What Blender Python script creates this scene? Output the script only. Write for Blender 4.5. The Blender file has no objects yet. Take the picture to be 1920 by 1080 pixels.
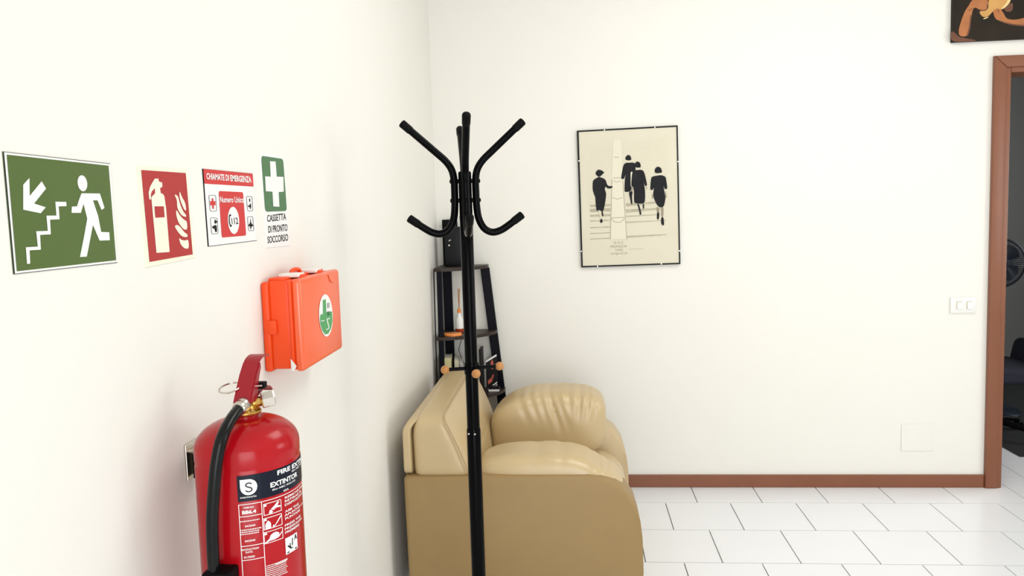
import bpy, bmesh, math, random
from mathutils import Vector, Matrix
random.seed(7)
S = bpy.context.scene
C = S.collection

# ------------------------------------------------------------------ camera
F_PX, YAW, PITCH, ROLL, CAM_H, CY = 1397.875, -0.083721, 0.082263, -0.030222, 1.41186, 505.816
f0 = Vector((math.sin(YAW), math.cos(YAW), 0)); r0 = Vector((math.cos(YAW), -math.sin(YAW), 0)); u0 = Vector((0, 0, 1))
FW = f0 * math.cos(PITCH) - u0 * math.sin(PITCH)
U1 = u0 * math.cos(PITCH) + f0 * math.sin(PITCH)
RT = r0 * math.cos(ROLL) + U1 * math.sin(ROLL)
UP = U1 * math.cos(ROLL) - r0 * math.sin(ROLL)
CAM = Vector((0, 0, CAM_H))
cd = bpy.data.cameras.new('camera'); cam = bpy.data.objects.new('camera', cd); C.objects.link(cam)
cd.sensor_width = 36; cd.lens = F_PX * 36 / 1920; cd.shift_y = (CY - 540) / 1920; cd.clip_start = .02
cam.matrix_world = Matrix(((RT.x, UP.x, -FW.x, CAM.x), (RT.y, UP.y, -FW.y, CAM.y), (RT.z, UP.z, -FW.z, CAM.z), (0, 0, 0, 1)))
S.camera = cam

# room dimensions (metres): camera stands at x = 0, y = 0
XL, XR, YB, YF, ZC = -.67885, 3.4, 3.6804, -2.2, 2.9
WIN_Y, WIN_Z = (1.30, 2.40), (0.95, 2.15)          # window in the right wall
GLZ_X, GLZ_Z = (-0.2, 2.0), (0.05, 2.35)             # unseen glazed opening added behind the camera for fill light

# ------------------------------------------------------------------ world, daylight, added fill, exposure
W = bpy.data.worlds.new('sky'); S.world = W; W.use_nodes = True
W.node_tree.nodes['Background'].inputs[0].default_value = (.86, .93, 1, 1)
W.node_tree.nodes['Background'].inputs[1].default_value = 1.0
def area(name, loc, rot, sx, sy, power, col):
    l = bpy.data.lights.new(name, 'AREA'); l.shape = 'RECTANGLE'; l.size = sx; l.size_y = sy; l.energy = power; l.color = col
    o = bpy.data.objects.new(name, l); C.objects.link(o); o.location = loc; o.rotation_euler = rot; return o
area('window_daylight', (XR + .02, sum(WIN_Y) / 2, sum(WIN_Z) / 2), (0, math.pi / 2, 0), WIN_Z[1] - WIN_Z[0], WIN_Y[1] - WIN_Y[0], 33, (.965, .985, 1))
area('rear_fill_light', (sum(GLZ_X) / 2, YF - .02, sum(GLZ_Z) / 2), (math.pi / 2, 0, 0), GLZ_X[1] - GLZ_X[0], GLZ_Z[1] - GLZ_Z[0], 124, (.965, .985, 1))  # fill light added behind the camera
area('ceiling_fill_light', (.95, 2.1, ZC - .09), (0, 0, 0), 1.1, 1.1, 30, (1, .98, .95))  # overhead fill, added out of view
area('hall_fill_light', (4.26, 4.6, 1.5), (0, math.pi / 2, 0), 1.2, .9, 50, (.97, .99, 1))  # unseen fill added to brighten the hall floor; no window here
S.view_settings.view_transform = 'Standard'; S.view_settings.look = 'None'; S.view_settings.gamma = 1
S.view_settings.use_curve_mapping = False; S.view_settings.exposure = -.76

# ------------------------------------------------------------------ helpers: pixels to points
def ray(x, y): return FW + RT * ((x - 960) / F_PX) - UP * ((y - CY) / F_PX)
def on(ax, v, x, y):
    d = ray(x, y); return CAM + d * ((v - CAM[ax]) / d[ax])
def LW(x, y, o=0): p = on(0, XL, x, y); return Vector((XL + o, p.y, p.z))
def BW(x, y, o=0): p = on(1, YB, x, y); return Vector((p.x, YB - o, p.z))

# ------------------------------------------------------------------ helpers: materials
def mat(name, col, rough=.5, metal=0, bump=0, bscale=200, var=0, vscale=6, spec=.5, coat=0, trans=0, stretch=None):
    m = bpy.data.materials.new(name); m.use_nodes = True
    nt = m.node_tree; b = nt.nodes['Principled BSDF']
    b.inputs['Base Color'].default_value = (*col, 1); b.inputs['Roughness'].default_value = rough; b.inputs['Metallic'].default_value = metal
    b.inputs['Specular IOR Level'].default_value = spec; b.inputs['Coat Weight'].default_value = coat; b.inputs['Coat Roughness'].default_value = .08
    b.inputs['Transmission Weight'].default_value = trans
    if bump or var:
        tc = nt.nodes.new('ShaderNodeTexCoord'); src = tc.outputs['Object']
        if stretch:
            mp = nt.nodes.new('ShaderNodeMapping'); mp.inputs['Scale'].default_value = stretch; nt.links.new(src, mp.inputs[0]); src = mp.outputs[0]
    if var:
        n = nt.nodes.new('ShaderNodeTexNoise'); n.inputs['Scale'].default_value = vscale; n.inputs['Detail'].default_value = 4; nt.links.new(src, n.inputs['Vector'])
        r = nt.nodes.new('ShaderNodeMix'); r.data_type = 'RGBA'
        r.inputs[6].default_value = (*[max(0, c * (1 - var)) for c in col], 1); r.inputs[7].default_value = (*[min(1, c * (1 + var)) for c in col], 1)
        nt.links.new(n.outputs['Fac'], r.inputs[0]); nt.links.new(r.outputs[2], b.inputs['Base Color'])
    if bump:
        n2 = nt.nodes.new('ShaderNodeTexNoise'); n2.inputs['Scale'].default_value = bscale; n2.inputs['Detail'].default_value = 3; nt.links.new(src, n2.inputs['Vector'])
        bp = nt.nodes.new('ShaderNodeBump'); bp.inputs['Strength'].default_value = bump; bp.inputs['Distance'].default_value = .004
        nt.links.new(n2.outputs['Fac'], bp.inputs['Height']); nt.links.new(bp.outputs[0], b.inputs['Normal'])
    return m
M = dict(
    wall=mat('cream_plaster', (.84, .822, .768), .75, bump=.06, bscale=60, var=.012, vscale=3, spec=.2),
    ceil=mat('white_plaster', (.88, .87, .83), .8, spec=.2),
    tile=mat('white_ceramic', (.845, .855, .88), .22, var=.02, vscale=5),
    grout=mat('grey_grout', (.26, .25, .235), .9),
    brown=mat('brown_painted_wood', (.225, .078, .036), .38, bump=.05, bscale=40, var=.10, vscale=9, stretch=(1, 1, 1)),
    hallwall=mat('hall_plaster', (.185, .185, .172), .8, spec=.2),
    black=mat('black_enamel', (.001, .0011, .0016), .16, spec=.06),
    blackmat=mat('black_plastic', (.003, .003, .0035), .5, spec=.08),
    blackbox=mat('black_satin_case', (.006, .007, .009), .4, spec=.2),
    beech=mat('beech_wood', (.46, .215, .07), .42, spec=.25, var=.15, vscale=60, stretch=(1, 1, .3)),
    panel=mat('beige_leather_shaded', (.315, .208, .086), .5, bump=.08, bscale=420, var=.05, vscale=14, spec=.35),  # same leather, darkened to put the near side's shade into the colour
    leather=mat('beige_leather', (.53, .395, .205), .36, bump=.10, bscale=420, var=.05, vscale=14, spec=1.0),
    piping=mat('beige_piping', (.42, .30, .165), .5),
    red=mat('red_enamel', (.40, .003, .008), .2, var=.03, vscale=8, spec=.3),
    redlever=mat('dark_red_enamel', (.30, .012, .020), .3, spec=.3),
    navy=mat('navy_print', (.004, .007, .018), .35, spec=.2),
    white=mat('white_print', (.86, .86, .85), .4),
    whitepl=mat('white_plastic', (.85, .84, .81), .3),
    brass=mat('brass', (.62, .38, .10), .25, 1),
    steel=mat('nickel_steel', (.62, .58, .52), .22, 1),
    hose=mat('black_rubber', (.003, .0035, .0035), .22, spec=.22),
    orange=mat('orange_plastic', (.86, .066, .001), .45, var=.03, vscale=12),
    orangelid=mat('orange_lid_plastic', (.88, .11, .02), .30, var=.03, vscale=12, spec=1.0),
    sgreen=mat('sign_green', (.072, .124, .019), .42, var=.03, vscale=10),
    sgreen2=mat('first_aid_green', (.055, .165, .062), .42),
    stickgreen=mat('sticker_green', (.05, .33, .09), .4),
    sred=mat('sign_red', (.41, .015, .016), .42),
    sred2=mat('notice_red', (.60, .024, .026), .42),
    glow=mat('photoluminescent_film', (.84, .85, .68), .4),
    ink=mat('black_ink', (.006, .006, .006), .5, spec=.2),
    inkgreen=mat('dark_green_edge', (.05, .07, .03), .5),
    paper=mat('aged_poster_paper', (.69, .65, .515), .6, var=.04, vscale=5),
    paper2=mat('photo_paper_light', (.74, .70, .56), .6),
    g1=mat('photo_grey_light', (.66, .61, .46), .6, var=.12, vscale=30),
    g2=mat('photo_grey_mid', (.33, .29, .21), .6, spec=.2, var=.3, vscale=30),
    g4=mat('photo_grey_soft', (.47, .43, .32), .6, spec=.2, var=.4, vscale=45),
    g3=mat('photo_grey_dark', (.016, .016, .019), .55, spec=.12, var=.3, vscale=20),
    shelf=mat('dark_brown_board', (.028, .017, .012), .4, spec=.3, var=.2, vscale=20),
    post=mat('black_metal_post', (.003, .0035, .008), .4, spec=.12),
    skin=mat('painted_ochre', (.42, .15, .045), .6, var=.35, vscale=18),
    skin2=mat('painted_umber', (.13, .045, .02), .6, var=.4, vscale=14),
    canvas=mat('painted_dark_ground', (.022, .016, .011), .5, var=.5, vscale=9, spec=.15),
    pale=mat('painted_straw', (.60, .32, .09), .6, var=.2, vscale=12),
    cream=mat('painted_cream', (.82, .62, .28), .5, var=.1, vscale=12),
    fannavy=mat('fan_navy_plastic', (.006, .012, .022), .4, spec=.2),
    seatnavy=mat('navy_upholstery', (.010, .012, .026), .8, bump=.1),
    amber=mat('amber_glass', (.35, .04, .008), .12),
    bookpale=mat('pale_book_cover', (.55, .53, .40), .55), booky=mat('yellowed_book_cover', (.62, .56, .30), .55),
    bookgrey=mat('grey_book_cover', (.45, .45, .44), .55), bookdark=mat('dark_leaflet_cover', (.010, .009, .010), .4, spec=.2),
    pages=mat('book_pages', (.76, .72, .62), .8), tray=mat('orange_wood_tray', (.78, .25, .05), .4, var=.15, vscale=40),
    floor_shade=mat('charcoal_floor_shade', (.035, .036, .036), .95, bump=.3, bscale=500, spec=.1),  # dark colour for the shaded part of the hall floor
    rose=mat('leaflet_red_print', (.52, .10, .07), .4, var=.5, vscale=60), glassclr=mat('window_glass', (1, 1, 1), .02, trans=1),
)

# ------------------------------------------------------------------ helpers: objects
def thing(name, label, cat, loc, group=None, kind=None):
    o = bpy.data.objects.new(name, None); C.objects.link(o); o.location = loc; o.empty_display_size = .1
    if label: o['label'] = label; o['category'] = cat
    if group: o['group'] = group
    if kind: o['kind'] = kind
    return o
def origin(p):
    v = Vector((0, 0, 0))
    while p: v += p.location; p = p.parent
    return v
def obj(name, bm, m, parent=None, loc=(0, 0, 0), smooth=False, label=None, recalc=True):
    """bm holds world coordinates; the object's origin becomes its parent's origin or loc"""
    base = origin(parent) if parent else Vector(loc)
    bmesh.ops.translate(bm, vec=-base, verts=bm.verts)
    if recalc: bmesh.ops.recalc_face_normals(bm, faces=bm.faces)
    me = bpy.data.meshes.new(name); bm.to_mesh(me); bm.free()
    me.materials.append(M[m] if isinstance(m, str) else m)
    if smooth:
        for p in me.polygons: p.use_smooth = True
        try: me.set_sharp_from_angle(angle=math.radians(42))
        except Exception: pass
    o = bpy.data.objects.new(name, me); C.objects.link(o)
    if parent: o.parent = parent
    else: o.location = base
    if label: o['label'] = label
    return o
def tag(o, label=None, cat=None, group=None, kind=None):
    if label: o['label'] = label; o['category'] = cat
    if group: o['group'] = group
    if kind: o['kind'] = kind
    return o
def nb(): return bmesh.new()
def box(bm, lo, hi, bev=0, seg=2):
    r = bmesh.ops.create_cube(bm, size=1)
    c = (Vector(lo) + Vector(hi)) / 2; s = Vector(hi) - Vector(lo)
    for v in r['verts']: v.co = Vector((v.co.x * s.x, v.co.y * s.y, v.co.z * s.z)) + c
    if bev:
        es = list({e for v in r['verts'] for e in v.link_edges})
        bmesh.ops.bevel(bm, geom=es, offset=bev, segments=seg, profile=.5, affect='EDGES')
    return bm
def prism(bm, pts, vec, bev=0, seg=2):
    """closed polygon of 3-D points extruded along vec"""
    vec = Vector(vec); a = [bm.verts.new(p) for p in pts]; b = [bm.verts.new(Vector(p) + vec) for p in pts]
    n = len(pts); fs = [bm.faces.new(a), bm.faces.new(b[::-1])]
    for i in range(n): fs.append(bm.faces.new((a[i], b[i], b[(i + 1) % n], a[(i + 1) % n])))
    if bev:
        es = list(set(fs[0].edges) | set(fs[1].edges))
        bmesh.ops.bevel(bm, geom=es, offset=bev, segments=seg, profile=.5, affect='EDGES')
    return bm
def flat(bm, pts):
    bm.faces.new([bm.verts.new(p) for p in pts]); return bm
def smooth_path(pts, k=6):
    P = [Vector(p) for p in pts]; out = []
    for i in range(len(P) - 1):
        p0, p1, p2, p3 = P[max(i - 1, 0)], P[i], P[i + 1], P[min(i + 2, len(P) - 1)]
        for j in range(k):
            t = j / k
            out.append(.5 * (2 * p1 + (p2 - p0) * t + (2 * p0 - 5 * p1 + 4 * p2 - p3) * t * t + (3 * p1 - p0 - 3 * p2 + p3) * t ** 3))
    return out + [P[-1]]
def tube(bm, pts, r, n=12, cap=True):
    P = [Vector(p) for p in pts]; R = r if isinstance(r, (list, tuple)) else [r] * len(P)
    t = (P[1] - P[0]).normalized(); a = t.orthogonal().normalized(); rings = []
    for i, p in enumerate(P):
        d = (P[min(i + 1, len(P) - 1)] - P[max(i - 1, 0)]).normalized()
        a = (a - d * a.dot(d)).normalized(); b = d.cross(a)
        rings.append([bm.verts.new(p + (a * math.cos(2 * math.pi * k / n) + b * math.sin(2 * math.pi * k / n)) * R[i]) for k in range(n)])
    for i in range(len(rings) - 1):
        for k in range(n): bm.faces.new((rings[i][k], rings[i][(k + 1) % n], rings[i + 1][(k + 1) % n], rings[i + 1][k]))
    if cap: bm.faces.new(rings[0][::-1]); bm.faces.new(rings[-1])
    return bm
def lathe(bm, prof, c, axis=(0, 0, 1), n=32):
    ax = Vector(axis).normalized(); a = ax.orthogonal().normalized(); b = ax.cross(a); c = Vector(c); rings = []
    for r, h in prof:
        if r < 1e-6: rings.append([bm.verts.new(c + ax * h)])
        else: rings.append([bm.verts.new(c + ax * h + (a * math.cos(2 * math.pi * k / n) + b * math.sin(2 * math.pi * k / n)) * r) for k in range(n)])
    for i in range(len(rings) - 1):
        A, B = rings[i], rings[i + 1]
        for k in range(n):
            q = [A[k % len(A)], A[(k + 1) % len(A)], B[(k + 1) % len(B)], B[k % len(B)]]
            q = list(dict.fromkeys(q))
            if len(q) > 2: bm.faces.new(q)
    if len(rings[0]) > 1: bm.faces.new(rings[0][::-1])
    if len(rings[-1]) > 1: bm.faces.new(rings[-1])
    return bm
def pillow(bm, n, p, warp):
    """cube grid rounded with a p-norm, each point of [-1,1]^3 sent through warp"""
    vs = {}
    def vert(i, j, k):
        key = (i, j, k)
        if key not in vs:
            c = [2 * t / n - 1 for t in key]; c = [math.sin(t * math.pi / 2 * .9) / math.sin(math.pi / 2 * .9) for t in c]
            m = max(abs(t) for t in c); pn = sum(abs(t) ** p for t in c) ** (1 / p)
            vs[key] = bm.verts.new(warp(*[t * m / pn for t in c]))
        return vs[key]
    for i in range(n):
        for j in range(n):
            for e in (0, n):
                bm.faces.new([vert(e, i, j), vert(e, i + 1, j), vert(e, i + 1, j + 1), vert(e, i, j + 1)])
                bm.faces.new([vert(i, e, j), vert(i + 1, e, j), vert(i + 1, e, j + 1), vert(i, e, j + 1)])
                bm.faces.new([vert(i, j, e), vert(i + 1, j, e), vert(i + 1, j + 1, e), vert(i, j + 1, e)])
    return bm
def lerp(a, b, t): return a + (b - a) * t
TEXTS = {}
def text_geo(s, bold=0.0):
    """filled letter outlines of a string: (vertices 2-D, faces)"""
    if (s, bold) in TEXTS: return TEXTS[(s, bold)]
    cu = bpy.data.curves.new('t', 'FONT'); cu.body = s; cu.offset = bold; cu.resolution_u = 3
    o = bpy.data.objects.new('t', cu); C.objects.link(o)
    dg = bpy.context.evaluated_depsgraph_get(); me = bpy.data.meshes.new_from_object(o.evaluated_get(dg))
    g = ([(v.co.x, v.co.y) for v in me.vertices], [tuple(p.vertices) for p in me.polygons])
    bpy.data.objects.remove(o); bpy.data.curves.remove(cu); bpy.data.meshes.remove(me)
    TEXTS[(s, bold)] = g; return g
def text_into(bm, s, BL, BR, TL, place, bold=.02, ref=None):
    """letters of s so that ref (or s) spans BL-BR and rises to TL; place(pixel) gives a 3-D point"""
    v, f = text_geo(s, bold); rv = text_geo(ref, bold)[0] if ref else v
    x0, x1 = min(p[0] for p in rv), max(p[0] for p in rv); y0, y1 = min(p[1] for p in rv), max(p[1] for p in rv)
    vv = []
    for x, y in v:
        a, b = (x - x0) / (x1 - x0), (y - y0) / (y1 - y0)
        vv.append(bm.verts.new(place((BL[0] + (BR[0] - BL[0]) * a + (TL[0] - BL[0]) * b, BL[1] + (BR[1] - BL[1]) * a + (TL[1] - BL[1]) * b))))
    for q in f:
        try: bm.faces.new([vv[i] for i in q])
        except ValueError: pass
    return bm
def zoomer(x0, y0, k): return lambda p: (x0 + p[0] / k, y0 + p[1] / k)
def rounded(c, r, k=5):
    """round the corners of a convex quad of 2-D points; r is a fraction of the edges"""
    out = []; n = len(c)
    for i in range(n):
        p, a, b = c[i], c[i - 1], c[(i + 1) % n]
        s = (lerp(p[0], a[0], r), lerp(p[1], a[1], r)); e = (lerp(p[0], b[0], r), lerp(p[1], b[1], r))
        for j in range(k + 1):
            t = j / k; out.append(tuple((1 - t) ** 2 * s[m] + 2 * t * (1 - t) * p[m] + t * t * e[m] for m in (0, 1)))
    return out
def chaikin(q, n=2):
    """cut the corners of a closed outline"""
    for _ in range(n):
        q = [p for a, b in zip(q, q[1:] + q[:1]) for p in ((lerp(a[0], b[0], .22), lerp(a[1], b[1], .22)), (lerp(a[0], b[0], .78), lerp(a[1], b[1], .78)))]
    return q
def ell(cx, cy, rx, ry, n=28): return [(cx + rx * math.cos(2 * math.pi * i / n), cy + ry * math.sin(2 * math.pi * i / n)) for i in range(n)]
def outline(bm, pts, w, place):
    """thin closed line of width w (in pixels) along 2-D points"""
    n = len(pts)
    for i in range(n): stroke(bm, [pts[i], pts[(i + 1) % n]], w, place)
def stroke(bm, pts, w, place, k=1):
    for a, b in zip(pts, pts[1:]):
        dx, dy = b[0] - a[0], b[1] - a[1]; L = math.hypot(dx, dy) or 1; nx, ny = -dy / L * w / 2, dx / L * w / 2
        for i in range(k):
            p = (lerp(a[0], b[0], i / k), lerp(a[1], b[1], i / k)); q = (lerp(a[0], b[0], (i + 1) / k), lerp(a[1], b[1], (i + 1) / k))
            flat(bm, [place((p[0] + nx, p[1] + ny)), place((q[0] + nx, q[1] + ny)), place((q[0] - nx, q[1] - ny)), place((p[0] - nx, p[1] - ny))])

# ================================================================== STRUCTURE
bm = nb(); box(bm, (XL - .12, YF - .12, -.10), (XR + .12, YB + .14, -.008)); box(bm, (1.0, YB + .14, -.10), (4.4, 6.6, -.008))
floor = tag(obj('floor', bm, 'grout'), kind='structure')
T, G, Y1, X0 = .30, .0022, 3.47768, .40408
areas = [(XL, XR, YF, YB), (2.022, 2.822, YB, YB + .14), (1.12, 4.28, YB + .14, 6.48)]
rest = nb(); shared = {}
for row in range(-11, 21):
    yt = Y1 - T * (row - 1) + T; yb = yt - T          # row 1 touches line k = 1 from behind
    off = X0 + (T / 2 if row % 2 else 0)
    for c in range(-5, 14):
        xa = off + T * c; xb = xa + T
        for (ax0, ax1, ay0, ay1) in areas:
            lo = Vector((max(xa + G, ax0), max(yb + G, ay0), -.009)); hi = Vector((min(xb - G, ax1), min(yt - G, ay1), 0))
            if hi.x - lo.x < .01 or hi.y - lo.y < .01: continue
            if (lo.y + hi.y) / 2 > 1.75 and (lo.y + hi.y) / 2 < 5.2:
                key = (round(hi.x - lo.x, 4), round(hi.y - lo.y, 4)); ctr = (lo + hi) / 2
                if key not in shared:
                    t = nb(); box(t, lo - ctr, hi - ctr); o = obj('tile', t, 'tile', floor); shared[key] = o.data
                else:
                    o = bpy.data.objects.new('tile', shared[key]); C.objects.link(o); o.parent = floor
                o.location = ctr
            else: box(rest, lo, hi)
o = obj('tile_field', rest, 'tile', floor); o['kind'] = 'stuff'
def struct(name, boxes, m, parent=None, bev=0):
    bm = nb()
    for lo, hi in boxes: box(bm, lo, hi, bev)
    o = obj(name, bm, m, parent)
    if not parent: o['kind'] = 'structure'
    return o
DX0, DX1, DZ = 2.0, 2.844, 1.99           # hole for the door lining
struct('wall_left', [((XL - .12, YF - .12, 0), (XL, YB + .12, ZC))], 'wall')
struct('wall_back', [((XL, YB, 0), (DX0, YB + .14, ZC)), ((DX1, YB, 0), (XR, YB + .14, ZC)), ((DX0, YB, DZ), (DX1, YB + .14, ZC))], 'wall')
struct('wall_right', [((XR, YF, 0), (XR + .12, WIN_Y[0], ZC)), ((XR, WIN_Y[1], 0), (XR + .12, YB, ZC)),
                      ((XR, WIN_Y[0], 0), (XR + .12, WIN_Y[1], WIN_Z[0])), ((XR, WIN_Y[0], WIN_Z[1]), (XR + .12, WIN_Y[1], ZC))], 'wall')
struct('wall_front', [((XL, YF - .12, 0), (GLZ_X[0], YF, ZC)), ((GLZ_X[1], YF - .12, 0), (XR, YF, ZC)),
                      ((GLZ_X[0], YF - .12, GLZ_Z[1]), (GLZ_X[1], YF, ZC)), ((GLZ_X[0], YF - .12, 0), (GLZ_X[1], YF, GLZ_Z[0]))], 'wall')
struct('ceiling', [((XL - .12, YF - .12, ZC), (XR + .12, YB + .14, ZC + .1))], 'ceil')
# the dim room behind the doorway
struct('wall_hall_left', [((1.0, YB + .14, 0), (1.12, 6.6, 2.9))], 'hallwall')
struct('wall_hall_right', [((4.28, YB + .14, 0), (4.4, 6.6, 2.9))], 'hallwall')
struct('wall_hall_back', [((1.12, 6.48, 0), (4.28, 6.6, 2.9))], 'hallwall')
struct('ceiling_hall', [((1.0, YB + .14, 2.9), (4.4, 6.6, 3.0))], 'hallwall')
# baseboards
bh = .063
struct('baseboard_back', [((XL + .013, YB - .013, 0), (1.944, YB, bh))], 'brown', bev=.003)
# door lining and architrave
t1 = thing('trim_1', None, None, (1.945, YB, 0), kind='structure')
def piece(name, lo, hi, bev): bm = nb(); box(bm, lo, hi, bev, 3); return obj(name, bm, 'brown', t1, smooth=True)
AY = YB - .024
def casing(name, pts):
    bm = nb(); prism(bm, [(x, AY, z) for x, z in pts], (0, YB - AY, 0), .005, 2); obj(name, bm, 'brown', t1, smooth=True)
casing('jamb_casing', [(1.9455, 0), (1.999, 0), (1.999, 1.988), (1.9455, 2.0415)]); casing('jamb_casing', [(2.845, 0), (2.8985, 0), (2.8985, 2.0415), (2.845, 1.988)])
casing('head_casing', [(1.9455, 2.0418), (1.999, 1.9883), (2.845, 1.9883), (2.8985, 2.0418)])
piece('jamb_lining', (1.985, AY + .008, 0), (2.022, YB + .155, 1.99), .004); piece('jamb_lining', (2.822, AY + .008, 0), (2.859, YB + .155, 1.99), .004)
piece('head_lining', (2.0225, AY + .009, 1.965), (2.8215, YB + .154, 2.0), .004)
# window in the right wall and the added fill opening behind the camera
def glazing(name, lo, hi, axis):
    t = thing(name, None, None, lo, kind='structure'); lo, hi = Vector(lo), Vector(hi)
    w = .06; other = 1 - axis; mid = (lo[other] + hi[other]) / 2
    def bar(n, a, b):
        A, B = lo.copy(), hi.copy(); A[other], B[other] = a[0], b[0]; A.z, B.z = a[1], b[1]
        bm = nb(); box(bm, A, B, .004); obj(n, bm, 'whitepl', t)
    bar('frame_rail', (lo[other], lo.z), (hi[other], lo.z + w)); bar('frame_rail', (lo[other], hi.z - w), (hi[other], hi.z))
    bar('frame_stile', (lo[other], lo.z + w), (lo[other] + w, hi.z - w)); bar('frame_stile', (hi[other] - w, lo.z + w), (hi[other], hi.z - w)); bar('frame_stile', (mid - w / 2, lo.z + w), (mid + w / 2, hi.z - w))
glazing('window_1', (XR + .05, WIN_Y[0], WIN_Z[0]), (XR + .10, WIN_Y[1], WIN_Z[1]), 0)
glazing('fill_window', (GLZ_X[0], YF - .10, GLZ_Z[0]), (GLZ_X[1], YF - .05, GLZ_Z[1]), 1)
lm = bpy.data.materials.new('fill_diffuser'); lm.use_nodes = True  # glowing face of the ceiling panel added for overhead fill
_b = lm.node_tree.nodes['Principled BSDF']; _b.inputs['Base Color'].default_value = (.9, .9, .88, 1); _b.inputs['Emission Color'].default_value = (1, .97, .91, 1); _b.inputs['Emission Strength'].default_value = 1.5
fill_panel = thing('ceiling_fill_panel', 'square white ceiling panel added out of view as fill light', 'fill_panel', (.95, 2.1, ZC))
bm = nb(); box(bm, (.38, 1.53, ZC - .05), (1.52, 2.67, ZC), .006); obj('fill_panel_housing', bm, 'whitepl', fill_panel)
bm = nb(); box(bm, (.40, 1.55, ZC - .06), (1.50, 2.65, ZC - .05)); obj('fill_panel_diffuser', bm, lm, fill_panel)

# ================================================================== ARMCHAIR
AX, AY0, AY1 = -.622, 2.53, 3.36
chair = thing('armchair', 'beige leather armchair with padded arms beside the corner shelf', 'armchair', (-.2, 2.95, 0))
prof_px = [(757, 893), (1105, 893), (1130, 897), (1155, 907), (1176, 924), (1192, 948), (1201, 978), (1205, 1010), (1207, 1075)]
prof = [on(1, AY0, *p) for p in prof_px]
ztop = prof[0].z
prof = [Vector((AX, AY0, ztop - .012)), Vector((AX + .012, AY0, ztop))] + prof[1:]
prof += [Vector((prof[-1].x - .003, AY0, .03)), Vector((AX + .005, AY0, .03))]
for y in (AY0, AY1 - .15):
    bm = nb(); prism(bm, [Vector((p.x, y, p.z)) for p in prof], (0, .15, 0), .014, 3); obj('arm_panel', bm, 'panel' if y == AY0 else 'leather', chair, smooth=True)  # near arm takes the shaded copy of the leather
def pucker(x, z, cx, w, depth, lo, hi):
    t = max(0, min(1, (z - lo) / (hi - lo))); return depth * t * math.exp(-((x - cx) / w) ** 2)
def far_pad(a, b, c):
    x = lerp(-.375, .120, (a + 1) / 2); crown = .640 - .085 * max(0, -a) ** 2.0 - .018 * max(0, a) ** 4
    lowz = .335 + .05 * max(0, a) ** 2
    z = lerp(lowz, crown, (c + 1) / 2)
    y = lerp(3.03, 3.31, (b + 1) / 2) + .035 * (1 - c) / 2 * (b < 0) * 0
    near = max(0, min(1, (.35 - b) / .6))
    for cx, w, d, lo, lean in ((-.112, .014, .017, .43, .30), (-.082, .016, .009, .44, .35), (-.155, .014, .008, .47, .30), (-.195, .014, .009, .49, .35), (-.245, .016, .007, .48, .4), (-.035, .014, .011, .52, .1), (.012, .012, .015, .50, -.1), (.048, .012, .013, .50, -.15), (.082, .013, .010, .48, -.2)):
        t = max(0, min(1, (z - lo) / (.635 - lo))); g = math.exp(-((x - cx + lean * (z - .62)) / w) ** 2)
        y += near * d * g * t * t * (3 - 2 * t); z -= .35 * d * g * max(0, c) ** 6
    return Vector((x, y, z))
bm = nb(); pillow(bm, 84, 4.6, far_pad); obj('armrest_cushion', bm, 'leather', chair, smooth=True, label='plump gathered armrest cushion')
def near_pad(a, b, c):
    x = lerp(-.372, .172, (a + 1) / 2); top = .541 - .012 * max(0, -a) ** 2 - .108 * max(0, a) ** 2.1
    z = lerp(.30, top, (c + 1) / 2)
    y = lerp(2.545, 2.785, (b + 1) / 2)
    for cx, w, d in ((.05, .010, .006), (.075, .010, .008), (.10, .010, .006), (-.06, .012, .004), (-.15, .02, .003)): z -= d * max(0, c) * math.exp(-((x - cx) / w) ** 2)
    return Vector((x, y, z))
bm = nb(); pillow(bm, 60, 4.5, near_pad); obj('armrest_cushion', bm, 'leather', chair, smooth=True)
def seat(a, b, c):
    x = lerp(-.45, .185, (a + 1) / 2); z = lerp(.17, .385, (c + 1) / 2) + .012 * c * (1 - a * a) - .02 * max(0, a) ** 3 * max(0, c)
    return Vector((x, lerp(2.69, 3.20, (b + 1) / 2), z))
bm = nb(); pillow(bm, 24, 4.5, seat); obj('seat_cushion', bm, 'leather', chair, smooth=True)
bm = nb(); box(bm, (AX + .05, AY0 + .15, .03), (.15, AY1 - .15, .2), .02, 3); obj('seat_base', bm, 'leather', chair, smooth=True)
ys, ye = AY0 + .004, AY1 - .004
def backc(a, b, c):
    t = (c + 1) / 2; z = lerp(.455, .692, t)
    if a > 0: z = lerp(lerp(.20, .455, min(1, max(0, 1))), z, 1)
    front = lerp(-.372, -.470, t ** 1.25) + .012 * (1 - b * b) * math.sin(math.pi * t)
    rear = AX + .028 + .028 * max(0, c) ** 4
    return Vector((lerp(rear, front, (a + 1) / 2), lerp(ys, ye, (b + 1) / 2), z + .006 * (1 - b * b) * max(0, c)))
bm = nb(); pillow(bm, 28, 9, backc); bk = obj('back_cushion', bm, 'leather', chair, smooth=True)
def backlow(a, b, c):
    t = (c + 1) / 2; return Vector((lerp(AX + .05, lerp(-.335, -.375, t), (a + 1) / 2), lerp(AY0 + .152, AY1 - .152, (b + 1) / 2), lerp(.19, .52, t)))
bm = nb(); pillow(bm, 14, 9, backlow); obj('lumbar_cushion', bm, 'leather', chair, smooth=True)
def backshell(a, b, c):
    t = (c + 1) / 2; x = lerp(AX, AX + .034, (a + 1) / 2) + .036 * max(0, t - .75) / .25 * max(0, t - .75) / .25
    return Vector((x, lerp(AY0 + .001, AY1 - .001, (b + 1) / 2), lerp(ztop - .005, .684, t)))
bm = nb(); pillow(bm, 24, 10, backshell); obj('back_shell', bm, 'leather', chair, smooth=True)
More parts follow.
